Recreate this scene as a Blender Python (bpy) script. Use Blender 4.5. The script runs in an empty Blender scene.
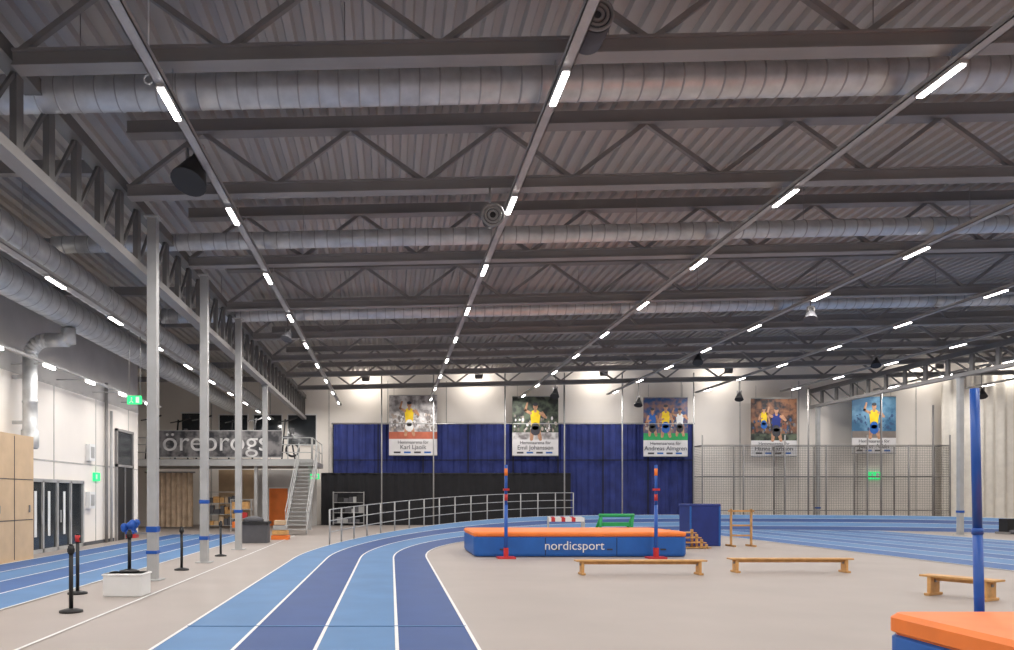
import bpy, math, random
from mathutils import Vector, Matrix
random.seed(4)
S = bpy.context.scene
S.view_settings.view_transform = 'Standard'
EYE = 1.75

# ---------------------------------------------------------------- materials
def mat(name, col, rough=0.6, metal=0.0, var=0.12, scale=3.0, bump=0.0, emis=None, es=0, col2=None, detail=4):
    m = bpy.data.materials.new(name); m.use_nodes = True
    nt = m.node_tree; b = nt.nodes['Principled BSDF']
    b.inputs['Roughness'].default_value = rough
    b.inputs['Metallic'].default_value = metal
    tc = nt.nodes.new('ShaderNodeTexCoord'); n = nt.nodes.new('ShaderNodeTexNoise')
    n.inputs['Scale'].default_value = scale; n.inputs['Detail'].default_value = detail
    nt.links.new(tc.outputs['Object'], n.inputs['Vector'])
    r = nt.nodes.new('ShaderNodeValToRGB')
    c2 = col2 or tuple(min(1, c*(1+var)) for c in col)
    c1 = tuple(c*(1-var) for c in col) if not col2 else col
    r.color_ramp.elements[0].position = 0.3 if not col2 else .4; r.color_ramp.elements[1].position = 0.7 if not col2 else .6
    r.color_ramp.elements[0].color = (*c1, 1); r.color_ramp.elements[1].color = (*c2, 1)
    nt.links.new(n.outputs['Fac'], r.inputs['Fac']); nt.links.new(r.outputs['Color'], b.inputs['Base Color'])
    if bump:
        bp = nt.nodes.new('ShaderNodeBump'); bp.inputs['Strength'].default_value = bump
        n2 = nt.nodes.new('ShaderNodeTexNoise'); n2.inputs['Scale'].default_value = scale*12
        nt.links.new(tc.outputs['Object'], n2.inputs['Vector'])
        nt.links.new(n2.outputs['Fac'], bp.inputs['Height']); nt.links.new(bp.outputs['Normal'], b.inputs['Normal'])
    if emis:
        b.inputs['Emission Color'].default_value = (*emis, 1); b.inputs['Emission Strength'].default_value = es
    return m

M = dict(
 floor=mat('floor_vinyl', (.37,.322,.295), .5, var=.05, scale=.6),
 tl=mat('track_light_blue', (.085,.21,.42), .6, var=.07, scale=1.2),
 td=mat('track_dark_blue', (.022,.070,.235), .6, var=.08, scale=1.2),
 tm=mat('track_mid_blue', (.038,.12,.33), .6, var=.08, scale=1.2),
 white=mat('white_paint', (.8,.8,.79), .6, var=.03),
 wall=mat('wall_plaster', (.86,.81,.75), .8, var=.04, scale=.5),
 wallg=mat('wall_concrete', (.52,.50,.48), .85, var=.1, scale=.8),
 wcurt=mat('white_cloth', (.86,.82,.75), .85, var=.05),
 groove=mat('wall_joint', (.52,.50,.47), .8),
 deck=mat('roof_deck_steel', (.43,.405,.385), .6, 0.0, var=.08, scale=.4),
 steel=mat('truss_painted_steel', (.26,.248,.24), .5, 0, var=.10, scale=1),
 steeld=mat('girder_dark_steel', (.16,.155,.15), .5, 0, var=.10, scale=1),
 steell=mat('light_grey_steel', (.43,.43,.425), .45, .1, var=.08),
 galv=mat('galvanised_duct', (.60,.61,.61), .40, .5, var=.16, scale=3.5),
 seam=mat('duct_seam', (.40,.40,.40), .5, .4, var=.1),
 tray=mat('cable_tray_metal', (.44,.43,.42), .5, .2, var=.1),
 black=mat('black_plastic', (.012,.012,.013), .5),
 dark=mat('dark_fabric', (.015,.015,.018), .9),
 navy=mat('navy_curtain', (.022,.035,.17), .8, var=.25, scale=1.5),
 mblue=mat('mat_blue_vinyl', (.015,.12,.45), .45, var=.06),
 navyv=mat('mat_navy_vinyl', (.012,.03,.20), .5, var=.1),
 orange=mat('mat_orange_vinyl', (.90,.22,.035), .5, var=.06),
 red=mat('red_paint', (.55,.03,.03), .45),
 blue=mat('upright_blue', (.012,.09,.42), .35),
 wood=mat('pine_wood', (.62,.34,.12), .5, var=.18, scale=6),
 ply=mat('birch_plywood', (.60,.43,.27), .6, var=.08, scale=2),
 beige=mat('beige_curtain', (.50,.38,.27), .85, var=.2),
 glass=mat('dark_glass', (.03,.035,.04), .12, 0),
 green=mat('green_paint', (.02,.35,.10), .5),
 exitg=mat('exit_sign_green', (.01,.5,.12), .5, emis=(.02,.9,.25), es=1.0),
 yellow=mat('yellow_cloth', (.90,.62,.02), .7),
 skin=mat('poster_skin', (.50,.27,.16), .7, var=.3, scale=6),
 pdark=mat('poster_dark', (.02,.025,.022), .6, scale=2.2, col2=(.12,.15,.10)),
 pgrey=mat('poster_crowd', (.22,.20,.20), .6, scale=2.0, col2=(.72,.70,.69)),
 pteal=mat('poster_teal', (.04,.14,.26), .6, scale=1.5, col2=(.16,.34,.50)),
 pblue=mat('poster_blue', (.02,.07,.20), .6, scale=3, col2=(.25,.14,.12)),
 pwarm=mat('poster_warm', (.03,.025,.03), .6, scale=2.5, col2=(.28,.13,.07)),
 pfoot=mat('poster_footer', (.76,.74,.74), .6, var=.04),
 pred=mat('poster_running_track', (.50,.13,.07), .6, var=.15),
 bsign=mat('balcony_sign', (.04,.04,.045), .7, scale=2, col2=(.22,.21,.21)),
 bletter=mat('sign_letters', (.60,.59,.58), .7, var=.3, scale=2),
 ink=mat('print_ink', (.05,.05,.06), .6),
 c1=mat('crowd_a', (.22,.19,.17), .7), c2=mat('crowd_b', (.04,.09,.20), .7), c3=mat('crowd_c', (.48,.40,.34), .7), c4=mat('crowd_d', (.22,.08,.05), .7),
 lamp=mat('lamp_diffuser', (.9,.9,.9), .5, emis=(1,.96,.93), es=14),
 rubber=mat('grey_rubber', (.10,.10,.11), .8),
)
M['lamp'].cycles.emission_sampling = 'NONE'

def netmat(name, col, pitch, w):
    m = bpy.data.materials.new(name); m.use_nodes = True
    nt = m.node_tree; nt.nodes.clear(); N = nt.nodes.new; L = nt.links.new
    out = N('ShaderNodeOutputMaterial'); mix = N('ShaderNodeMixShader'); tr = N('ShaderNodeBsdfTransparent'); d = N('ShaderNodeBsdfDiffuse')
    d.inputs['Color'].default_value = (*col, 1)
    tc = N('ShaderNodeTexCoord'); sp = N('ShaderNodeSeparateXYZ'); L(tc.outputs['Object'], sp.inputs[0])
    add = N('ShaderNodeMath'); add.operation='ADD'; L(sp.outputs['X'], add.inputs[0]); L(sp.outputs['Y'], add.inputs[1])
    res = []
    for s in (add.outputs[0], sp.outputs['Z']):
        a = N('ShaderNodeMath'); a.operation='DIVIDE'; L(s, a.inputs[0]); a.inputs[1].default_value = pitch
        f = N('ShaderNodeMath'); f.operation='FRACT'; L(a.outputs[0], f.inputs[0])
        l = N('ShaderNodeMath'); l.operation='LESS_THAN'; L(f.outputs[0], l.inputs[0]); l.inputs[1].default_value = w
        res.append(l.outputs[0])
    mx = N('ShaderNodeMath'); mx.operation='MAXIMUM'; L(res[0], mx.inputs[0]); L(res[1], mx.inputs[1])
    L(mx.outputs[0], mix.inputs[0]); L(tr.outputs[0], mix.inputs[1]); L(d.outputs[0], mix.inputs[2]); L(mix.outputs[0], out.inputs[0])
    return m
M['net'] = netmat('cage_netting', (.15,.135,.12), .1, .14)

# ---------------------------------------------------------------- mesh builder
class B:
    def __init__(s): s.v=[]; s.f=[]; s.m=[]; s.mats=[]; s.sm=[]
    def mi(s, k):
        if k not in s.mats: s.mats.append(k)
        return s.mats.index(k)
    def face(s, pts, k, smooth=False):
        i=len(s.v); s.v += [tuple(p) for p in pts]; s.f.append(list(range(i,i+len(pts)))); s.m.append(s.mi(k)); s.sm.append(smooth)
    def box(s, x0,x1,y0,y1,z0,z1,k, T=None):
        c=[Vector(p) for p in ((x0,y0,z0),(x1,y0,z0),(x1,y1,z0),(x0,y1,z0),(x0,y0,z1),(x1,y0,z1),(x1,y1,z1),(x0,y1,z1))]
        if T: c=[T@p for p in c]
        i=len(s.v); s.v += [tuple(p) for p in c]
        for q in ((3,2,1,0),(4,5,6,7),(0,1,5,4),(1,2,6,5),(2,3,7,6),(3,0,4,7)):
            s.f.append([i+a for a in q]); s.m.append(s.mi(k)); s.sm.append(False)
    def beam(s, p, q, w, h, k):
        p=Vector(p); q=Vector(q); d=(q-p); L=d.length; d.normalize()
        up=Vector((0,0,1)) if abs(d.z)<.95 else Vector((0,1,0))
        sx=d.cross(up).normalized(); uz=sx.cross(d)
        T=Matrix((( sx.x,d.x,uz.x,p.x),(sx.y,d.y,uz.y,p.y),(sx.z,d.z,uz.z,p.z),(0,0,0,1)))
        s.box(-w/2,w/2,0,L,-h/2,h/2,k,T)
    def prof(s, p, q, rings, k, n=20, cap=True):
        p=Vector(p); q=Vector(q); d=(q-p); dn=d.normalized()
        up=Vector((0,0,1)) if abs(dn.z)<.9 else Vector((1,0,0))
        a=dn.cross(up).normalized(); b=dn.cross(a)
        i0=len(s.v)
        for R in rings:
            t,r=R[0],R[1]
            c=p+d*t
            for j in range(n):
                an=2*math.pi*j/n; s.v.append(tuple(c+a*math.cos(an)*r+b*math.sin(an)*r))
        for i in range(len(rings)-1):
            kk=rings[i][2] if len(rings[i])>2 else k
            for j in range(n):
                j2=(j+1)%n
                s.f.append([i0+i*n+j,i0+i*n+j2,i0+(i+1)*n+j2,i0+(i+1)*n+j]); s.m.append(s.mi(kk)); s.sm.append(True)
        if cap:
            s.f.append([i0+j for j in range(n)][::-1]); s.m.append(s.mi(k)); s.sm.append(False)
            e=i0+(len(rings)-1)*n; s.f.append([e+j for j in range(n)]); s.m.append(s.mi(k)); s.sm.append(False)
    def cyl(s,p,q,r,k,n=12): s.prof(p,q,[(0,r),(1,r)],k,n)
    def ball(s,c,r,k,sx=1,sy=1,sz=1,n=12):
        c=Vector(c); i0=len(s.v); R=8
        for i in range(R+1):
            ph=math.pi*i/R
            for j in range(n):
                t=2*math.pi*j/n
                s.v.append((c.x+r*sx*math.sin(ph)*math.cos(t), c.y+r*sy*math.sin(ph)*math.sin(t), c.z+r*sz*math.cos(ph)))
        for i in range(R):
            for j in range(n):
                j2=(j+1)%n; s.f.append([i0+i*n+j,i0+(i+1)*n+j,i0+(i+1)*n+j2,i0+i*n+j2]); s.m.append(s.mi(k)); s.sm.append(True)
    def torus(s,c,R,r,k,axis='y',n=28,m=8):
        i0=len(s.v); c=Vector(c)
        for i in range(n):
            a=2*math.pi*i/n
            for j in range(m):
                b=2*math.pi*j/m; rr=R+r*math.cos(b); h=r*math.sin(b)
                u,w=rr*math.cos(a),rr*math.sin(a)
                p={'y':(u,h,w),'z':(u,w,h),'x':(h,u,w)}[axis]
                s.v.append(tuple(c+Vector(p)))
        for i in range(n):
            for j in range(m):
                s.f.append([i0+i*m+j,i0+((i+1)%n)*m+j,i0+((i+1)%n)*m+(j+1)%m,i0+i*m+(j+1)%m]); s.m.append(s.mi(k)); s.sm.append(True)
    def obj(s, name, bevel=0, parent=None, seg=2):
        me=bpy.data.meshes.new(name); me.from_pydata(s.v,[],s.f)
        for k in s.mats: me.materials.append(M[k])
        me.polygons.foreach_set('material_index', s.m); me.polygons.foreach_set('use_smooth', s.sm); me.update()
        o=bpy.data.objects.new(name,me); S.collection.objects.link(o)
        if bevel:
            b=o.modifiers.new('bevel','BEVEL'); b.width=bevel; b.segments=seg; b.limit_method='ANGLE'
        if parent: o.parent=parent
        return o

def text(body, loc, size, k, parent, name='lettering', rot=(math.pi/2,0,0), ext=.004, sx=1):
    c=bpy.data.curves.new(name,'FONT'); c.body=body; c.size=size; c.align_x='CENTER'; c.align_y='CENTER'; c.extrude=ext
    c.materials.append(M[k]); o=bpy.data.objects.new(name,c); o.location=loc; o.rotation_euler=rot; o.scale=(sx,1,1)
    S.collection.objects.link(o); o.parent=parent
    return o

# ---------------------------------------------------------------- shell
XL, XR, YN, YB = -14.2, 41.0, -12.0, 46.0
XW = -10.8
SL=.022
zb = lambda x: EYE+6.0+SL*x
zt = lambda x: EYE+7.25+SL*x
zd = lambda x: EYE+7.5+SL*x

b=B(); b.box(XL-.3,XR+.3,YN-.3,YB+.3,-.2,0,'floor'); b.obj('floor')

b=B()
x=XL-.3; P=.32; pts=[]
while x<XR+.3:
    pts += [(x,0),(x+.12,0),(x+.16,.09),(x+.28,.09)]; x+=P
for (xa,za),(xb_,zb_) in zip(pts[:-1],pts[1:]):
    b.face([(xa,YN-.3,zd(xa)+za),(xb_,YN-.3,zd(xb_)+zb_),(xb_,YB+.3,zd(xb_)+zb_),(xa,YB+.3,zd(xa)+za)],'deck')
b.face([(XL-.3,YN-.3,zd(XL)+.12),(XR+.3,YN-.3,zd(XR)+.12),(XR+.3,YB+.3,zd(XR)+.12),(XL-.3,YB+.3,zd(XL)+.12)],'deck')
b.obj('ceiling')

b=B(); b.box(XL-.3,XR+.3,YB,YB+.3,0,zd(XL),'wall'); 
b.face([(XL,YB,zd(XL)),(XR,YB,zd(XL)),(XR,YB,zd(XR)+.1),(XL,YB,zd(XL)+.1)],'wall')
for i in range(15):
    x=-11+i*3.6; b.box(x-.03,x+.03,YB-.02,YB,0,8.8,'groove')
b.obj('wall_back')
b=B(); b.box(XR,XR+.3,YN,YB,0,10.1,'wall')
for i in range(16): b.box(XR-.02,XR,YN+i*3.6,YN+i*3.6+.05,0,10.1,'groove')
b.obj('wall_right')
b=B(); b.box(XL,XR,YN-.3,YN,0,10.1,'wall'); b.obj('wall_front')
b=B()
b.box(XW-.3,XW,YN,32,0,5.3,'wall'); b.box(XW-.3,XW,YN,32,5.3,9.0,'wallg')
b.box(XL-.3,XL,31.7,YB,0,9.0,'wall')
b.box(XL,XW-.3,31.7,32,0,9.0,'wallg')
for i in range(13):
    y=-10+i*3.4; b.box(XW,XW+.015,y,y+.04,0,5.3,'groove')
b.box(XW,XW+.02,YN,32,2.85,2.89,'groove'); b.box(XW,XW+.03,YN,32,5.28,5.36,'groove')
b.obj('wall_left')
b=B(); b.box(XW,XW+.03,YN,17.7,0,.12,'rubber'); b.box(XW,XW+.03,26.2,29.2,0,.12,'rubber'); b.obj('baseboard_left')

# ---------------------------------------------------------------- running track
CX,CY,R0=18.5,21.0,17.5; LW=.93
def sm(t): t=max(0,min(1,t)); return t*t*(3-2*t)
st=[]
for i in range(34): st.append(('L',-12+i))
for i in range(1,91): st.append(('A',math.radians(i*2)))
for i in range(1,34): st.append(('R',21-i))
def tp(s,o,dz):
    k,v=s; bk=0
    if k=='L': x,y=CX-R0-o,v
    elif k=='R': x,y=CX+R0+o,v
    else:
        x=CX-(R0+o)*math.cos(v); y=CY+(R0+o)*math.sin(v)
        a=min(v,math.pi-v); bk=sm((a-math.radians(4))/math.radians(62))
    return (x,y,.01+dz+.68*bk*max(0,o)/3.72)
def strip(b,o0,o1,dz,k,sts=None):
    sts=sts or st
    for a,c in zip(sts[:-1],sts[1:]):
        b.face([tp(a,o1,dz),tp(a,o0,dz),tp(c,o0,dz),tp(c,o1,dz)],k)
b=B()
for i,k in enumerate(['td','tl','td','tl']):
    strip(b,i*LW,(i+1)*LW,0,k)
for a,c in zip(st[:-1],st[1:]):
    p,q=tp(a,3.72,0),tp(c,3.72,0)
    b.face([p,q,(q[0],q[1],0),(p[0],p[1],0)],'tm')
for i in range(5): strip(b,i*LW-.022,i*LW+.022,.006,'white')
b.box(CX-R0-3.72,CX-R0,10.0,10.04,.012,.018,'tl')
b.obj('running_track')

b=B()
for i in range(8):
    x0=14.5+i*1.22; x1=x0+1.22
    ye=lambda x: CY+math.sqrt(R0**2-(x-CX)**2)
    k='tl' if i%2 else 'tm'
    b.face([(x0,-10,.008),(x1,-10,.008),(x1,ye(x1)-.05,.008),(x0,ye(x0)-.05,.008)],k)
for i in range(9):
    x=14.5+i*1.22; b.face([(x-.03,-10,.014),(x+.03,-10,.014),(x+.03,ye(x)-.1,.014),(x-.03,ye(x)-.1,.014)],'white')
b.obj('sprint_track')
b=B()
for i in range(4):
    x0=-9.9+i*.98; b.face([(x0,-10,.008),(x0+.98,-10,.008),(x0+.98,34,.008),(x0,34,.008)],'tm' if i%2==0 else 'tl')
for i in range(5):
    x=-9.9+i*.98; b.face([(x-.025,-10,.014),(x+.025,-10,.014),(x+.025,34,.014),(x-.025,34,.014)],'white')
b.obj('warmup_track')
b=B(); b.face([(-4.27,-10,.01),(-4.22,-10,.01),(-4.22,33,.01),(-4.27,33,.01)],'white'); b.obj('floor_marking_line')

b=B()
aa=[math.radians(15+i*3.2) for i in range(17)]
def rp(a,h):
    x,y,z=tp(('A',a),3.9,0); return Vector((x,y,z+h))
for i,a in enumerate(aa):
    p=rp(a,0); b.cyl((p.x,p.y,0),rp(a,1.2),.03,'steell',8)
    if i:
        for h in (1.2,.8,.4): b.cyl(rp(aa[i-1],h),rp(a,h),.02,'steell',6)
b.obj('bend_railing')

# ---------------------------------------------------------------- roof structure
def truss(y,x0,x1,name='roof_truss'):
    b=B()
    b.beam((x0,y,zb(x0)+.02),(x1,y,zb(x1)+.02),.18,.15,'steel')
    b.beam((x0,y,zb(x0)-.09),(x1,y,zb(x1)-.09),.28,.03,'steel')
    b.beam((x0,y,zb(x0)+.11),(x1,y,zb(x1)+.11),.28,.03,'steel')
    b.beam((x0,y,zt(x0)),(x1,y,zt(x1)),.24,.22,'steel')
    b.beam((x0,y,zt(x0)-.13),(x1,y,zt(x1)-.13),.32,.03,'steel')
    n=int((x1-x0)/1.45); n+=n%2; dx=(x1-x0)/n
    for i in range(n):
        xa=x0+i*dx; xb2=xa+dx
        p=(xa,y,zb(xa)+.1) if i%2==0 else (xa,y,zt(xa)-.1)
        q=(xb2,y,zt(xb2)-.1) if i%2==0 else (xb2,y,zb(xb2)+.1)
        b.beam(p,q,.09,.08,'steel')
    return b.obj(name)
TY=[10.2+4.4*i for i in range(-4,8)]
for y in TY: truss(y,-5.1,40.9)
b=B()
for y in TY:
    xe=XW+.02 if y<31 else XL+.02
    b.beam((xe,y,zb(-8)+.55),(-5.5,y,zb(-8)+.55),.18,.26,'steel')
b.obj('aisle_roof_beams')

def girder(X,z0,z1,name,y0=-11.5,y1=45.8,d=1.0):
    b=B()
    b.beam((X,y0,z0),(X,y1,z0),.26,.16,'steel'); b.beam((X,y0,z1),(X,y1,z1),.26,.22,'steeld')
    n=int((y1-y0)/d); dd=(y1-y0)/n
    for i in range(n+1):
        y=y0+dd*i
        b.box(X-.05,X+.05,y-.10,y+.10,z0,z1,'steeld')
        if i<n: b.beam((X,y,z0),(X,y+dd,z1),.05,.06,'steeld')
    b.obj(name)
girder(-5.3,6.5,7.8,'roof_girder')
girder(25.5,7.15,8.1,'roof_girder',d=1.4)

def column(x,y,h,bands=()):
    b=B()
    b.box(x-.10,x+.10,y-.10,y+.10,0,h,'steell')
    b.box(x-.2,x+.2,y-.2,y+.2,0,.03,'steell')
    b.box(x-.15,x+.15,y-.15,y+.15,h-.04,h,'steell')
    for z0,z1 in bands: b.box(x-.115,x+.115,y-.115,y+.115,z0,z1,'blue')
    b.obj('steel_column',.012)
column(-4.95,15.6,7.55,((1.0,1.12),(.55,.62)))
column(-4.9,19.7,7.55,((1.55,1.65),(.6,.7)))
column(-4.98,24.5,7.55,((1.2,1.3),))
for y in (31.6,6,-3): column(-5.3,y,6.4)
for y in (-8,11,33.6,44.8): column(25.5,y,7.05,((1.0,1.1),))

# ---------------------------------------------------------------- ducts
def duct(p,q,r,name,parent=None,pitch=.30):
    L=(Vector(q)-Vector(p)).length; n=int(L/pitch); rings=[]
    for i in range(n):
        t=i/n; e=.008/L
        rings += [(t+e,r),(t+1/n-5*e,r),(t+1/n-4*e,r,'seam'),(t+1/n-3*e,r+.009,'seam'),(t+1/n-e,r+.009),(t+1/n,r)]
    rings.append((1,r))
    b=B(); b.prof(p,q,rings,'galv',28)
    d=(Vector(q)-Vector(p))
    if abs(d.x)>1:
        for i in range(int(L/4)):
            t=(i+.5)*4/L; c=Vector(p)+d*t; b.cyl((c.x,c.y-.0,c.z+r),(c.x,c.y,zd(c.x)-.01),.008,'steel',5)
    return b.obj(name,parent=parent)
for y,x0,r in ((11.35,-10.7,.27),(18.0,-8.1,.20),(25.2,-7.7,.24)):
    duct((x0,y,EYE+6.2+SL*x0),(40.5,y,EYE+6.2+SL*40.5),r,'ventilation_duct')
duct((-7.6,-11,6.95),(-7.6,44,6.95),.34,'ventilation_duct',pitch=.5)
duct((-9.2,-11,6.95),(-9.2,44,6.95),.40,'ventilation_duct',pitch=.5)
b=B()
X0=-10.3; Y0=21.4
b.prof((X0,Y0,3.1),(X0,Y0,5.7),[(0,.2),(.02,.24),(.2,.24),(.21,.2),(.5,.2),(.51,.22),(.53,.2),(1,.2)],'galv',20)
for k in range(6):
    a0=math.pi/2*k/6; a1=math.pi/2*(k+1)/6
    f=lambda a:(X0+.5-.5*math.cos(a),Y0,5.7+.5*math.sin(a))
    b.cyl(f(a0),f(a1),.2,'galv',20)
b.cyl((X0+.5,Y0,6.2),(-9.2,Y0,6.2),.2,'galv',20); b.cyl((-9.2,Y0,6.1),(-9.2,Y0,6.53),.2,'galv',20)
b.box(XW+.01,X0,Y0-.04,Y0+.04,3.8,3.9,'galv'); b.box(XW+.01,X0,Y0-.04,Y0+.04,5.1,5.2,'galv')
b.obj('air_supply_pipe')

# ---------------------------------------------------------------- light rows
L0=[10.3+4.13*k for k in range(-4,9)]
rows=[(-7.1,4.52,[15.9+3.45*k for k in range(-4,9)]),(-3.04,5.38,L0),(2.31,5.59,L0),(7.69,5.81,[10.5+4.13*k for k in range(-4,9)]),(13.0,6.02,L0),(18.3,6.12,L0),(23.4,6.2,L0),(29.0,6.3,L0),(34.5,6.4,L0)]
for X,H,lamps in rows:
    z=EYE+H; b=B()
    b.box(X-.08,X-.065,-11.5,45,z+.05,z+.13,'tray'); b.box(X+.065,X+.08,-11.5,45,z+.05,z+.13,'tray'); b.box(X-.08,X+.08,-11.5,45,z+.05,z+.062,'tray')
    for y in TY:
        zz=zb(X)-.13 if X>-5 else zb(-8)+.4
        if zz>z+.1:
            b.cyl((X-.07,y,z+.1),(X-.07,y,zz),.006,'steell',5); b.cyl((X+.07,y,z+.1),(X+.07,y,zz),.006,'steell',5)
    for y in lamps:
        b.box(X-.055,X+.055,y-.44,y+.44,z+.0,z+.05,'tray')
        b.box(X-.042,X+.042,y-.41,y+.41,z-.025,z+.0,'lamp')
    o=b.obj('strip_light_row')
    for y in lamps:
        if X>26 and (y<12): continue
        l=bpy.data.lights.new('tube_light','AREA'); l.shape='RECTANGLE'; l.size=.08; l.size_y=.82; l.energy=86; l.color=(1,.955,.91)
        lo=bpy.data.objects.new('tube_light',l); lo.location=(X,y,z-.03); S.collection.objects.link(lo); lo.parent=o
b=B(); X,z=-9.7,EYE+3.65
b.box(X-.06,X+.06,2,31.5,z+.06,z+.12,'tray'); ls=[15.5+2.9*k for k in range(6)]
for y in ls:
    b.box(X-.04,X+.04,y-.3,y+.3,z-.02,z+.05,'lamp'); b.beam((X,y,z+.1),(XW+.01,y,z+.1),.04,.04,'tray')
o=b.obj('wall_light_row')
for y in ls:
    l=bpy.data.lights.new('tube_light','AREA'); l.shape='RECTANGLE'; l.size=.08; l.size_y=.6; l.energy=12; l.color=(1,.955,.92)
    lo=bpy.data.objects.new('tube_light',l); lo.location=(X,y,z-.03); S.collection.objects.link(lo); lo.parent=o
# wall-washing floodlights high in front of the far wall
for X in (-1.5,5.2,12.6,20.0,32.5,37.5):
    zc=zd(X)-.55
    b=B(); b.box(X-.2,X+.2,44.35,44.5,zc-.12,zc+.12,'steeld'); b.box(X-.17,X+.17,44.5,44.51,zc-.09,zc+.09,'lamp'); b.cyl((X,44.42,zc+.12),(X,44.42,zd(X)-.01),.02,'steel',6)
    b.box(X-.24,X-.2,44.38,44.46,zc-.05,zc+.16,'steel'); b.box(X+.2,X+.24,44.38,44.46,zc-.05,zc+.16,'steel'); b.box(X-.24,X+.24,44.38,44.46,zc+.14,zc+.17,'steel')
    o=b.obj('wall_floodlight')
    l=bpy.data.lights.new('flood_lamp','AREA'); l.shape='RECTANGLE'; l.size=.32; l.size_y=.16; l.energy=45; l.color=(1,.93,.84)
    lo=bpy.data.objects.new('flood_lamp',l); lo.location=(X,44.53,zc); lo.rotation_euler=(math.radians(80),0,0); S.collection.objects.link(lo); lo.parent=o

def horn(x,y,z,s,k,ztop,acc='steel'):
    b=B()
    b.prof((x+.1*s,y+.15*s,z+.3*s),(x-.1*s,y-.2*s,z-.5*s),[(0,.16*s),(.25,.2*s),(.3,.24*s),(.7,.36*s),(.98,.45*s),(1,.45*s)],k,20)
    b.cyl((x,y,z+.2*s),(x,y,ztop),.02,'steel',8)
    b.box(x-.2*s,x-.16*s,y-.06,y+.06,z-.05*s,z+.45*s,'steel'); b.box(x+.16*s,x+.24*s,y-.06,y+.06,z+.05*s,z+.45*s,acc)
    b.box(x-.2*s,x+.24*s,y-.06,y+.06,z+.42*s,z+.48*s,'steel')
    b.obj('hanging_loudspeaker')
horn(-3.3,12.6,7.3,.68,'black',7.75,'orange')
horn(-3.3,24.0,6.95,.4,'rubber',7.7)
horn(13.2,23.6,7.5,.45,'rubber',8.0)
horn(13.3,32.5,7.75,.5,'black',8.1)
horn(8.1,37,6.9,.5,'black',8.0)
horn(31.5,40,7.3,.55,'black',8.6)
horn(13.4,40.6,6.9,.5,'black',8.0); horn(21.0,32.5,7.6,.45,'black',8.2); horn(18.8,40.5,7.2,.5,'black',8.2)
b=B()
for r in (.08,.14,.20): b.torus((1.9,14.0,7.0),r,.025,'steel')
b.cyl((1.9,14.05,7.0),(1.9,14.3,7.0),.16,'black',20); b.cyl((1.9,14.4,7.1),(1.9,14.4,7.7),.02,'steel'); b.box(1.85,1.95,14.25,14.45,7.05,7.12,'steel'); b.obj('ceiling_cable_reel')
b=B()
for r in (.07,.13,.19): b.torus((2.56,9.3,7.72),r,.022,'steel')
b.cyl((2.56,9.34,7.72),(2.56,9.8,7.72),.21,'rubber',24); b.cyl((2.56,9.6,7.9),(2.56,9.6,9.2),.02,'steel'); b.obj('round_ceiling_fan')
b=B(); b.cyl((-3.2,9.9,7.3),(-3.2,9.9,8.9),.012,'white',6); b.torus((-3.2,9.9,7.25),.06,.012,'white'); b.obj('hanging_cable')

# ---------------------------------------------------------------- back wall dressing
b=B(); n=240
def cur(i): 
    x=-3.5+21.8*i/n; return x, 45.45+.05*math.sin(i*.9)+.03*math.sin(i*2.3)
for i in range(n):
    x0,y0=cur(i); x1,y1=cur(i+1)
    b.face([(x0,y0,.25),(x1,y1,.25),(x1,y1,6.1),(x0,y0,6.1)],'navy',True)
b.cyl((-3.6,45.45,6.14),(18.4,45.45,6.14),.05,'steel',8)
for i in range(9):
    x=-3.5+i*2.72; b.box(x-.03,x+.03,45.33,45.36,.25,6.1,'dark')
b.box(-3.5,18.3,45.33,45.36,3.9,3.95,'dark')
b.obj('blue_wall_curtain')
b=B()
for i in range(120):
    x0=-4.2+i*15.0/120; x1=x0+15.0/120
    y0=45.1+.04*math.sin(i*1.3); y1=45.1+.04*math.sin((i+1)*1.3)
    b.face([(x0,y0,0),(x1,y1,0),(x1,y1,3.08),(x0,y0,3.08)],'dark')
b.cyl((-4.2,45.1,3.1),(10.8,45.1,3.1),.04,'black',8); b.obj('black_wall_curtain')
b=B()
for i in range(90):
    x0=33.4+i*7.4/90; x1=x0+7.4/90; g=lambda j:45.5+.09*math.sin(j*.8)+.04*math.sin(j*.37)
    b.face([(x0,g(i),.1),(x1,g(i+1),.1),(x1,g(i+1),9.2),(x0,g(i),9.2)],'wcurt',True)
b.cyl((33.4,45.5,9.22),(40.8,45.5,9.22),.04,'steel',8); b.obj('white_wall_curtain')

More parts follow.
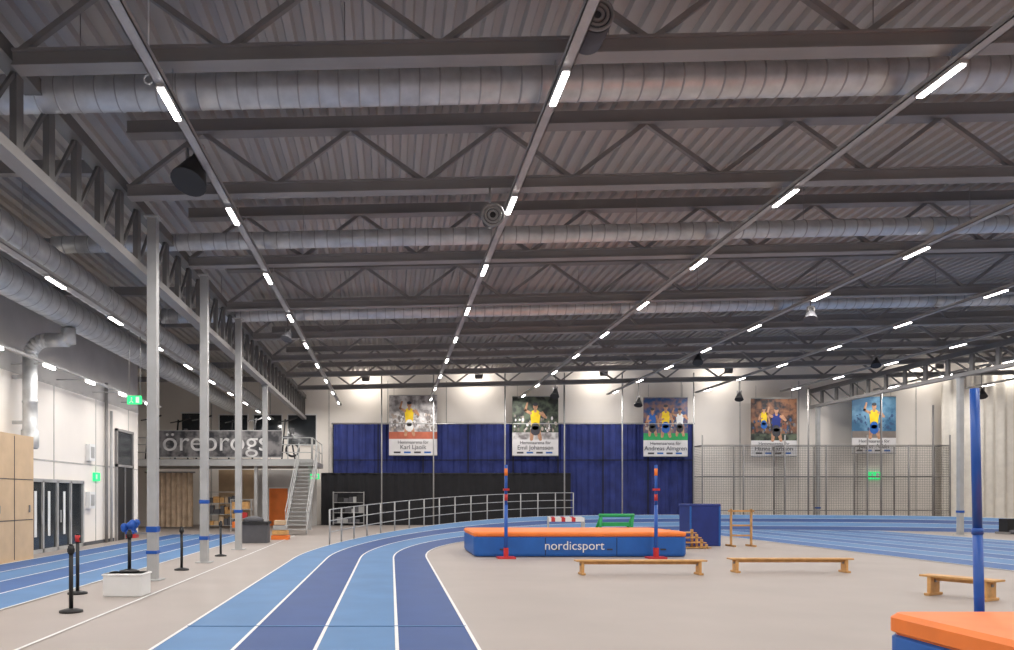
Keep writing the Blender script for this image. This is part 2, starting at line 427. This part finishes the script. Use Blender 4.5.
def limb(b,p,q,w0,w1,y,k):
    p=Vector((p[0],0,p[1])); q=Vector((q[0],0,q[1])); d=(q-p).normalized(); nn=Vector((d.z,0,-d.x))
    f=[p+nn*w0,q+nn*w1,q-nn*w1,p-nn*w0]; b.face([(v.x,y,v.z) for v in f],k)
    for c,r in ((p,w0),(q,w1)): ell(b,c.x,c.z,r,r,y-.0005,k)
def ell(b,cx,cz,rx,rz,y,k):
    b.face([(cx+rx*math.cos(t*math.pi/8),y,cz+rz*math.sin(t*math.pi/8)) for t in range(16)],k)
def athlete(b,cx,cz,s,y,shirt='yellow',short='mblue',arms='up',leg=1):
    if leg:
        limb(b,(cx-.14*s,cz-.5*s),(cx-.2*s,cz-.95*s),.11*s,.08*s,y,'skin'); limb(b,(cx+.14*s,cz-.5*s),(cx+.25*s,cz-.95*s),.11*s,.08*s,y,'skin')
    limb(b,(cx,cz+.28*s),(cx,cz-.3*s),.25*s,.19*s,y-.002,shirt)
    limb(b,(cx,cz-.3*s),(cx,cz-.52*s),.19*s,.24*s,y-.004,short)
    if arms=='up':
        limb(b,(cx-.24*s,cz+.35*s),(cx-.5*s,cz+.5*s),.07*s,.06*s,y-.006,'skin'); limb(b,(cx-.5*s,cz+.5*s),(cx-.4*s,cz+.85*s),.06*s,.045*s,y-.006,'skin')
        limb(b,(cx+.24*s,cz+.35*s),(cx+.5*s,cz+.15*s),.07*s,.06*s,y-.006,'skin'); limb(b,(cx+.5*s,cz+.15*s),(cx+.35*s,cz+.4*s),.06*s,.045*s,y-.008,'skin')
    else:
        limb(b,(cx-.26*s,cz+.33*s),(cx-.38*s,cz-.05*s),.07*s,.06*s,y-.006,'skin'); limb(b,(cx+.26*s,cz+.33*s),(cx+.38*s,cz-.05*s),.07*s,.06*s,y-.006,'skin')
        limb(b,(cx-.38*s,cz-.05*s),(cx-.12*s,cz+.05*s),.06*s,.045*s,y-.008,'skin'); limb(b,(cx+.38*s,cz-.05*s),(cx+.42*s,cz-.35*s),.06*s,.045*s,y-.008,'skin')
    limb(b,(cx,cz+.45*s),(cx,cz+.55*s),.07*s,.07*s,y-.007,'skin')
    ell(b,cx,cz+.69*s,.12*s,.16*s,y-.009,'skin'); ell(b,cx,cz+.79*s,.125*s,.085*s,y-.011,'ink')
def poster(x0,x1,z0,z1,bg,names,figs,crowd,ground):
    b=B(); y=45.0; h=z1-z0; w=x1-x0; zs=z0+h*.27
    b.box(x0,x1,y,y+.03,z0,zs,'pfoot'); b.box(x0,x1,y,y+.03,zs,z1,bg)
    rnd=random.Random(len(names)*7)
    for i in range(80):
        r=rnd.uniform(.035,.08); b_x=rnd.uniform(x0+.12,x1-.12); b_z=rnd.uniform(zs+h*.15,zs+h*.42)
        ell(b,b_x,b_z,r,r*rnd.uniform(1,1.8),y-.001-.00001*i,rnd.choice(crowd))
    if ground: b.box(x0,x1,y-.003,y,zs,zs+h*.12,ground)
    for fx,fz,s,*r in figs: athlete(b,x0+w*fx,zs+(z1-zs)*fz,s,y-.01,*r)
    b.cyl((x0,y+.015,z1+.03),(x1,y+.015,z1+.03),.03,'steell',8); b.cyl((x0,y+.015,z0-.03),(x1,y+.015,z0-.03),.03,'steell',8)
    for i in range(4): b.box(x0+w*(.1+i*.21),x0+w*(.24+i*.21),y-.004,y,z0+.1,z0+.2,'mblue' if i%2 else 'ink')
    b.cyl((x0+.3,y+.015,z1),(x0+.3,y+.015,z1+.8),.01,'steel',5); b.cyl((x1-.3,y+.015,z1),(x1-.3,y+.015,z1+.8),.01,'steel',5)
    o=b.obj('athlete_banner')
    text('Hemmaarena för',((x0+x1)/2,y-.01,zs-.2),.27,'ink',o); text(names,((x0+x1)/2,y-.01,zs-.5),.36,'ink',o)
poster(-.12,2.77,4.22,7.76,'pgrey','Karl Ljaoik',[(.42,.50,1.1,'yellow','white','up')],['c1','c3','c1','pfoot'],'pred')
poster(7.28,10.04,4.2,7.7,'pdark','Emil Johansson',[(.5,.45,1.2,'yellow','ink','up')],['c1','c3','pfoot','ink'],'pgrey')
poster(15.15,17.8,4.16,7.64,'pblue','Andreas Almgren',[(.2,.45,.9,'mblue','ink','down'),(.5,.48,1.05,'yellow','mblue','down'),(.82,.45,.9,'white','ink','up')],['c2','c3','c4','c1'],'green')
poster(21.6,24.35,4.16,7.58,'pwarm','Hanna Karlsson',[(.28,.52,.8,'yellow','mblue','down',0),(.55,.42,1.1,'navyv','ink','up')],['c4','c1','c2','ink'],'pdark')
poster(27.66,30.3,4.33,7.7,'pteal','Jesper Arbin',[(.5,.45,1.15,'yellow','mblue','up')],['c2','pteal','c2'],'c1')

b=B()
xs=[-.55,2.5,6.7,10.2,13.6,17.8]
for x in xs: b.cyl((x,44.1,0),(x,44.1,9.0),.04,'steell',8)
for z in (6.0,): b.cyl((-.55,44.1,z),(17.8,44.1,z),.025,'steell',6)
b.obj('divider_net_frame')
b=B()
xs=[18.1+i*2.4 for i in range(7)]; ys=(43.6,44.85)
for y in ys:
    for i,x in enumerate(xs): b.cyl((x,y,0),(x,y,4.7 if (i%2 or y>44) else 5.3),.045,'steel',8)
    for z in (.9,2.9,4.7): b.cyl((xs[0],y,z),(xs[-1],y,z),.03,'steel',6)
y=ys[0]; b.face([(xs[0],y+.06,.05),(xs[-1],y+.06,.05),(xs[-1],y+.06,4.65),(xs[0],y+.06,4.65)],'net')
for x in (xs[0],xs[2],xs[4],xs[-1]):
    b.cyl((x,ys[0],4.7),(x,ys[1],4.7),.035,'steel',6); b.face([(x,ys[0],.05),(x,ys[1],.05),(x,ys[1],4.65),(x,ys[0],4.65)],'net')
b.obj('throwing_cage')
for x,h in ((24.1,8.0),(28.3,7.9),(31.3,7.0)):
    b=B(); b.cyl((x,43.3,0),(x,43.3,h),.05,'steel',8); b.box(x-.2,x+.2,43.2,43.4,0,.08,'steel'); b.obj('net_post')

# ---------------------------------------------------------------- balcony
b=B()
b.box(-13.9,-4.0,38.6,44.2,3.35,3.6,'steel'); b.box(-13.9,-4.0,38.55,38.6,3.3,3.65,'steell')
for x in (-13.6,-9.6,-7,-4.2): b.box(x-.08,x+.08,38.8,38.96,0,3.35,'steell')
for i in range(9):
    x=-13.8+i*9.7/8; b.cyl((x,38.65,3.6),(x,38.65,4.75),.025,'steell',8)
for z in (4.75,4.4,4.0): b.cyl((-13.8,38.65,z),(-4.1,38.65,z),.022,'steell',8)
for i in range(4): 
    y=38.65+i*1.8; b.cyl((-4.05,y,3.6),(-4.05,y,4.75),.025,'steell',8)
for z in (4.75,4.2): b.cyl((-4.05,38.65,z),(-4.05,44.1,z),.022,'steell',8)
b.obj('balcony')
b=B(); b.box(-12.4,-5.6,38.48,38.52,3.75,5.1,'bsign'); b.box(-12.4,-5.6,38.47,38.49,3.72,3.76,'steell'); b.box(-12.4,-5.6,38.47,38.49,5.08,5.12,'steell')
o=b.obj('balcony_banner'); text('örebrogs',(-9.0,38.45,4.5),1.42,'bletter',o,sx=1.05)
b=B(); n=18
for i in range(n):
    y=38.4-i*.27; z=3.5-i*.19; b.box(-4.7,-3.8,y-.28,y,z-.04,z,'steell')
for x in (-4.72,-3.78):
    b.beam((x,38.45,3.5),(x,33.5,.14),.05,.24,'steell')
    for h in (.95,.5): b.beam((x,38.45,3.5+h),(x,33.5,.1+h),.035,.035,'steell')
    for i in range(6): y=38.4-i*.97; z=3.5-i*.68; b.beam((x,y,z),(x,y,z+.97),.03,.03,'steell')
b.obj('steel_staircase')
b=B()
for i in range(60):
    x0=-13.1+i*2.5/60; x1=x0+2.5/60; g=lambda j:40.2+.08*math.sin(j*.9)
    b.face([(x0,g(i),.1),(x1,g(i+1),.1),(x1,g(i+1),3.0),(x0,g(i),3.0)],'beige',True)
b.cyl((-13.2,40.2,3.02),(-10.5,40.2,3.02),.04,'steel'); b.obj('storage_curtain')
b=B(); b.box(-10.2,-8.0,44.4,44.5,0,3.3,'ply'); b.box(-8.0,-4.4,44.4,44.5,0,3.3,'wallg'); b.box(-7.2,-6.1,44.3,44.4,0,2.2,'orange'); b.box(-7.25,-7.2,44.28,44.42,0,2.25,'white'); b.box(-6.1,-6.05,44.28,44.42,0,2.25,'white'); b.box(-7.25,-6.05,44.28,44.42,2.2,2.26,'white'); b.obj('storage_partition')
def shelf(x,y,w,h,items,k='steell'):
    b=B()
    for xx in (x,x+w):
        for yy in (y,y+.5): b.box(xx-.02,xx+.02,yy-.02,yy+.02,0,h,k)
    for i in range(4):
        z=.15+i*(h-.2)/3; b.box(x,x+w,y,y+.5,z,z+.03,k)
        if i<3:
            xx=x+.05
            while xx<x+w-.25:
                ww=random.uniform(.15,.35); hh=random.uniform(.2,(h-.3)/3-.08)
                b.box(xx,min(xx+ww,x+w),y+.05,y+.42,z+.03,z+.03+hh,random.choice(items)); xx+=ww+.03
    b.obj('storage_shelf')
shelf(-9.8,40.3,1.6,2.0,['ply','orange','rubber','wood'])
shelf(-7.9,37.0,1.0,1.6,['orange','red','wood','white'])
shelf(-3.4,44.0,1.8,2.0,['rubber','black','steell'])
for x,y in ((-12.9,40.5),(-11.7,41.8),(-10.2,40.6),(-8.7,41.8),(-7.2,40.8),(-5.7,41.5)):
    b=B()
    b.beam((x-.4,y,3.65),(x+.5,y,3.65),.6,.1,'black'); b.beam((x-.35,y,3.7),(x-.15,y,6.0),.08,.08,'black'); b.beam((x+.4,y,3.7),(x+.1,y,5.4),.08,.08,'black')
    b.beam((x-.5,y-.3,5.8),(x+.1,y+.3,6.0),.06,.06,'black'); b.beam((x-.2,y,5.85),(x+.5,y,6.1),.07,.07,'black'); b.torus((x+.25,y,4.3),.35,.06,'black'); b.box(x-.2,x+.25,y-.2,y+.2,4.9,5.05,'rubber')
    b.box(x+.2,x+.32,y-.2,y+.2,5.2,5.5,'rubber')
    b.obj('exercise_machine')
b=B(); b.box(-12.8,-11.6,YB-.08,YB,4.6,6.8,'glass'); b.box(-12.9,-11.5,YB-.06,YB,4.5,4.6,'white'); b.box(-12.9,-11.5,YB-.06,YB,6.8,6.9,'white'); b.obj('window_1')
b=B()
for i in range(3):
    x=-10.5+i*2.1; b.box(x,x+1.7,YB-.06,YB,4.9,6.7,'glass'); b.box(x-.06,x,YB-.1,YB,4.84,6.76,'white'); b.box(x+1.7,x+1.76,YB-.1,YB,4.84,6.76,'white'); b.box(x,x+1.7,YB-.1,YB,6.7,6.76,'white'); b.box(x,x+1.7,YB-.1,YB,4.84,4.9,'white')
b.obj('window_2')

# ---------------------------------------------------------------- left wall dressing
b=B(); x=XW+.005
b.box(x,x+.04,22.1,26.1,0,2.2,'glass')
for y in (22.1,23.1,24.1,25.1,26.1): b.box(x,x+.1,y-.05,y+.05,0,2.25,'steell')
b.box(x,x+.1,22.05,26.15,2.18,2.28,'steell'); b.box(x,x+.1,22.05,26.15,0,.12,'steell')
for y in (22.95,24.25,24.95): b.box(x+.1,x+.14,y-.02,y+.02,.9,1.3,'steell')
for y in (22.35,22.6,23.5,24.6): b.box(x+.041,x+.05,y,y+.16,.5,1.9,'white')
b.obj('door_1')
b=B(); b.box(x,x+.05,29.4,31.1,0,2.9,'black'); b.box(x,x+.1,29.3,29.4,0,4.4,'steel'); b.box(x,x+.1,31.1,31.2,0,4.4,'steel'); b.box(x,x+.1,29.3,31.2,2.9,3.0,'steel'); b.box(x,x+.05,29.4,31.1,3.0,4.3,'glass'); b.box(x,x+.1,29.3,31.2,4.3,4.4,'steel'); b.box(x+.05,x+.1,30.23,30.27,0,2.9,'steel'); b.obj('door_2')
b=B(); x=XW+.04; b.box(x,x+.75,17.8,21.0,0,3.4,'ply')
for y in (18.87,19.93): b.box(x+.75,x+.76,y-.01,y+.01,.05,3.35,'ink')
for z in (1.1,2.2): b.box(x+.75,x+.76,17.85,20.95,z-.01,z+.01,'ink')
for y in (18.7,19.1,20.7): b.box(x+.76,x+.8,y,y+.03,1.3,1.5,'steel')
b.obj('plywood_cabinet')
def exit_sign(x,y,z,s=.5,wallx=False,hang=0):
    b=B()
    if wallx: 
        b.box(x,x+.08,y-s/2,y+s/2,z-s*.3,z+s*.3,'exitg'); b.box(x+.08,x+.085,y-s*.3,y-s*.05,z-s*.17,z+s*.17,'white')
    else:
        b.box(x-s/2,x+s/2,y-.04,y+.04,z-s*.3,z+s*.3,'exitg')
        ell(b,x-s*.18,z+s*.14,s*.05,s*.06,y-.045,'white'); limb(b,(x-s*.18,z+s*.08),(x-s*.2,z-s*.06),s*.05,s*.04,y-.045,'white'); limb(b,(x-s*.2,z-s*.06),(x-s*.32,z-s*.2),s*.035,s*.03,y-.045,'white'); limb(b,(x-s*.2,z-s*.06),(x-s*.08,z-s*.2),s*.035,s*.03,y-.045,'white'); b.box(x+s*.12,x+s*.36,y-.045,y-.04,z-s*.22,z+s*.22,'white')
        if hang: b.cyl((x-s*.4,y,z+s*.3),(x-s*.4,y,z+hang),.01,'steel',5); b.cyl((x+s*.4,y,z+s*.3),(x+s*.4,y,z+hang),.01,'steel',5)
    b.obj('exit_sign')
exit_sign(-7.35,21.5,4.5,.4,hang=2.1); exit_sign(XW,27.4,2.45,.5,True); exit_sign(-3.9,38.4,2.75,.45,hang=.5); exit_sign(29.6,YB-.06,3.0,.75)
b=B(); b.cyl((XW+.1,28.2,0),(XW+.1,28.2,6),.06,'steel'); b.cyl((XW+.1,28.7,0),(XW+.1,28.7,5),.05,'steell'); b.obj('wall_pipe')
b=B()
for i,(y,z) in enumerate(((26.5,1.6),(26.5,3.3))): b.box(XW+.005,XW+.16,y,y+.5,z-.3,z+.3,'white'); b.box(XW+.16,XW+.17,y+.1,y+.4,z-.2,z+.2,'steell')
b.obj('wall_cabinet')

# ---------------------------------------------------------------- high jump mats
def jump_mat(x0,x1,y0,y1,h,oh=.18,r=.22,side='mblue'):
    b=B()
    def ring(z,ins):
        pts=[]
        for cx,cy,a0 in ((x1-r,y1-r,0),(x0+r,y1-r,90),(x0+r,y0+r,180),(x1-r,y0+r,270)):
            for k in range(7):
                a=math.radians(a0+k*15); pts.append((cx+(r-ins)*math.cos(a),cy+(r-ins)*math.sin(a),z))
        return pts
    prof=[(0.02,.03,side),(.08,0,side),(h-oh-.04,0,side),(h-oh-.02,.03,side),(h-oh-.01,.03,'orange'),(h-oh+.01,-.01,'orange'),(h-.04,-.01,'orange'),(h,.04,'orange')]
    rs=[ring(z,i) for z,i,k in prof]
    for (ra,rb,pf) in zip(rs[:-1],rs[1:],prof[1:]):
        n=len(ra)
        for j in range(n): b.face([ra[j],ra[(j+1)%n],rb[(j+1)%n],rb[j]],pf[2])
    b.face(rs[-1],'orange'); b.face(rs[0][::-1],side)
    for k in range(1,3):
        xx=x0+(x1-x0)*k/3; b.box(xx-.008,xx+.008,y0-.006,y0,.05,h-oh-.04,'dark')
    for k in range(4):
        xx=x0+(x1-x0)*(.12+.25*k); b.box(xx,xx+.16,y0-.02,y0,.2,.24,'ink')
    return b.obj('high_jump_mat')
o=jump_mat(2.38,8.52,21.5,24.6,.72,.12)
text('nordicsport',(5.25,21.47,.32),.36,'white',o)
jump_mat(4.5,9.6,2.6,6.85,.7,.17,.16)
b=B(); x,y=5.7,7.25
b.box(x-.3,x+.3,y-.2,y+.2,0,.05,'red'); b.box(x-.07,x+.07,y-.07,y+.07,.05,.2,'red')
b.cyl((x,y,.05),(x-.03,y,1.4),.042,'blue',14); b.cyl((x-.03,y,1.4),(x-.06,y,2.79),.039,'blue',14); b.cyl((x-.03,y,1.38),(x-.03,y,1.44),.048,'blue',14)
b.obj('high_jump_upright')
def upright2(x,y,h):
    b=B(); b.box(x-.25,x+.25,y-.2,y+.2,0,.05,'red'); b.cyl((x,y,.05),(x,y,1.5),.05,'blue'); b.cyl((x,y,1.5),(x,y,h),.042,'blue'); b.box(x-.08,x+.08,y-.1,y+.05,1.9,1.96,'red'); b.cyl((x,y,1.62),(x,y,1.8),.047,'red'); b.cyl((x,y,h-.3),(x,y,h-.1),.046,'orange'); b.box(x-.06,x+.06,y-.06,y+.06,.05,.3,'red')
    b.obj('high_jump_upright')
upright2(3.22,21.0,2.62); upright2(7.42,21.0,2.62)

# ---------------------------------------------------------------- benches
def bench(x,y,L,ang=0,h=.33,w=.24,legs=3):
    b=B(); T=Matrix.Translation((x,y,0))@Matrix.Rotation(ang,4,'Z')
    b.box(-L/2,L/2,-w/2,w/2,h-.035,h,'wood',T)
    b.box(-L/2+.1,L/2-.1,-.02,.02,h-.1,h-.035,'wood',T)
    ss=(-L/2+.22,0,L/2-.22) if legs==3 else (-L/2+.15,L/2-.15)
    for s in ss:
        b.box(s-.03,s+.03,-w/2+.02,w/2-.02,.03,h-.035,'wood',T); b.box(s-.045,s+.045,-w/2-.05,w/2+.05,0,.045,'wood',T)
        b.box(s-.05,s+.05,-.03,.03,h-.13,h-.08,'steel',T)
    b.obj('gym_bench',.006)
bench(5.55,16.7,2.9,legs=2); bench(9.15,17.2,2.8,legs=2); bench(9.8,12.9,1.15,math.radians(-62),.36,.34,2)
b=B()
for x in (11.8,12.5): 
    b.box(x-.03,x+.03,26,26.06,0,1.3,'wood'); b.box(x-.03,x+.03,25.7,26.4,0,.06,'wood')
for z in (.35,.7): b.box(11.8,12.5,26,26.05,z,z+.06,'wood')
b.box(11.7,12.6,26.0,26.05,1.2,1.26,'wood'); b.obj('wooden_stand')
b=B(); b.box(10.45,11.5,26.2,27.2,0,1.45,'navyv'); b.box(10.43,11.52,26.18,27.22,1.38,1.47,'navyv'); b.box(10.43,10.5,26.18,26.22,0,1.4,'mblue'); b.box(11.45,11.52,26.18,26.22,0,1.4,'mblue'); b.obj('foam_block',.03)
b=B()
for i in range(4):
    b.box(9.1+.05*i,10.6-.12*i,24.8+.1*i,25.4+.1*i,.02+i*.16,.05+i*.16,'wood'); b.box(9.12+.05*i,9.2+.05*i,24.8+.1*i,24.86+.1*i,0,.16+i*.16,'wood'); b.box(10.4-.12*i,10.48-.12*i,24.8+.1*i,24.86+.1*i,0,.16+i*.16,'wood')
b.obj('vaulting_box_section')
def hurdle(x,y,k='white',k2='red',w=1.2,h=.84):
    b=B()
    for s in (-w/2,w/2): b.box(x+s-.02,x+s+.02,y-.02,y+.02,0,h,'steell'); b.box(x+s-.03,x+s+.03,y,y+.65,0,.04,'steell')
    b.box(x-w/2,x+w/2,y-.03,y,h-.16,h,k)
    for i in range(3): b.box(x-w/2+.1+i*.4,x-w/2+.25+i*.4,y-.033,y-.03,h-.16,h,k2)
    b.box(x-w/2,x+w/2,y+.6,y+.64,.0,.05,'steell')
    b.obj('hurdle')
for i in range(3): hurdle(6.9+.15*i,29.5+i*.8,w=1.4,h=.9)
b=B()
for s in (8.6,9.9): b.cyl((s,31,0),(s+.1,31,.95),.06,'green'); b.cyl((s,31.9,0),(s+.1,31,.95),.06,'green')
b.cyl((8.6,31,.95),(10.05,31,.95),.07,'green'); b.box(8.75,9.9,31,31.6,.5,.65,'green'); b.obj('starting_block_cart')

# ---------------------------------------------------------------- crowd barriers and left side objects
def barrier(x,y,z=0,top='red',h=1.0):
    b=B(); b.prof((x,y,z),(x,y,z+.06),[(0,.17),(.5,.17),(1,.06)],'black',20); b.cyl((x,y,z+.05),(x,y,z+h-.12),.032,'black',14)
    b.cyl((x,y,z+h-.12),(x,y,z+h),.045,top,14); b.cyl((x,y,z+h),(x,y,z+h+.03),.03,'black',14); b.box(x-.05,x+.05,y-.02,y+.02,z+h-.1,z+h-.04,'black')
    b.obj('barrier_post')
barrier(-4.82,11.3,top='black'); barrier(-4.94,17.7,top='black'); barrier(-4.95,21.8,top='black'); barrier(-4.62,13.25,.405,'black',.72); barrier(-5.6,13.4,0,'red',1.05)
b=B(); b.box(-5.0,-4.32,13.0,13.5,0,.4,'white'); b.box(-5.02,-4.3,12.98,13.52,.36,.4,'white'); b.obj('white_box',.02)
b=B(); rr=random.Random(9)
for i in range(22):
    a=rr.uniform(0,6.28); r=rr.uniform(0,.18); b.ball((-5.38+r*math.cos(a),15.6+r*math.sin(a)*.7,1.08+rr.uniform(-.12,.14)),.075,'blue')
b.box(-5.48,-5.28,15.5,15.7,.88,.96,'red')
b.box(-5.43,-5.06,15.56,15.64,.95,.99,'steel'); b.obj('ribbon_bundle')
b=B(); b.box(-5.7,-4.6,27.8,28.5,.0,.75,'rubber'); b.box(-5.75,-4.55,27.75,28.55,.7,.8,'black'); b.ball((-5.15,28.1,.85),.3,'rubber',1.3,1,.5); b.obj('equipment_case')
b=B()
for i in range(4): b.box(-4.8+.04*i,-4.1-.05*i,30,30.5,.2*i,.2*i+.17,['orange','wood','steell','ply','orange'][i]); 
b.obj('stacked_crates',.01)
b=B() 
for i in range(3): b.box(28.2+i*.5,28.6+i*.5,34.3,34.8,.1,.7-.1*i,'black'); b.cyl((28.25+i*.5,34.25,.1),(28.55+i*.5,34.25,.1),.1,'rubber')
b.box(28.1,29.7,34.2,34.9,0,.1,'steel'); b.obj('weight_trolley')

# ---------------------------------------------------------------- world + camera
w=bpy.data.worlds.new('World'); S.world=w; w.use_nodes=True
w.node_tree.nodes['Background'].inputs[0].default_value=(.5,.55,.6,1); w.node_tree.nodes['Background'].inputs[1].default_value=.05
c=bpy.data.cameras.new('camera'); co=bpy.data.objects.new('camera',c); S.collection.objects.link(co)
co.location=(0,0,EYE); co.rotation_euler=(math.pi/2,0,0)
c.lens=750/1014*36; c.sensor_width=36; c.shift_x=116/1014; c.shift_y=171/1014; c.clip_end=300
S.camera=co
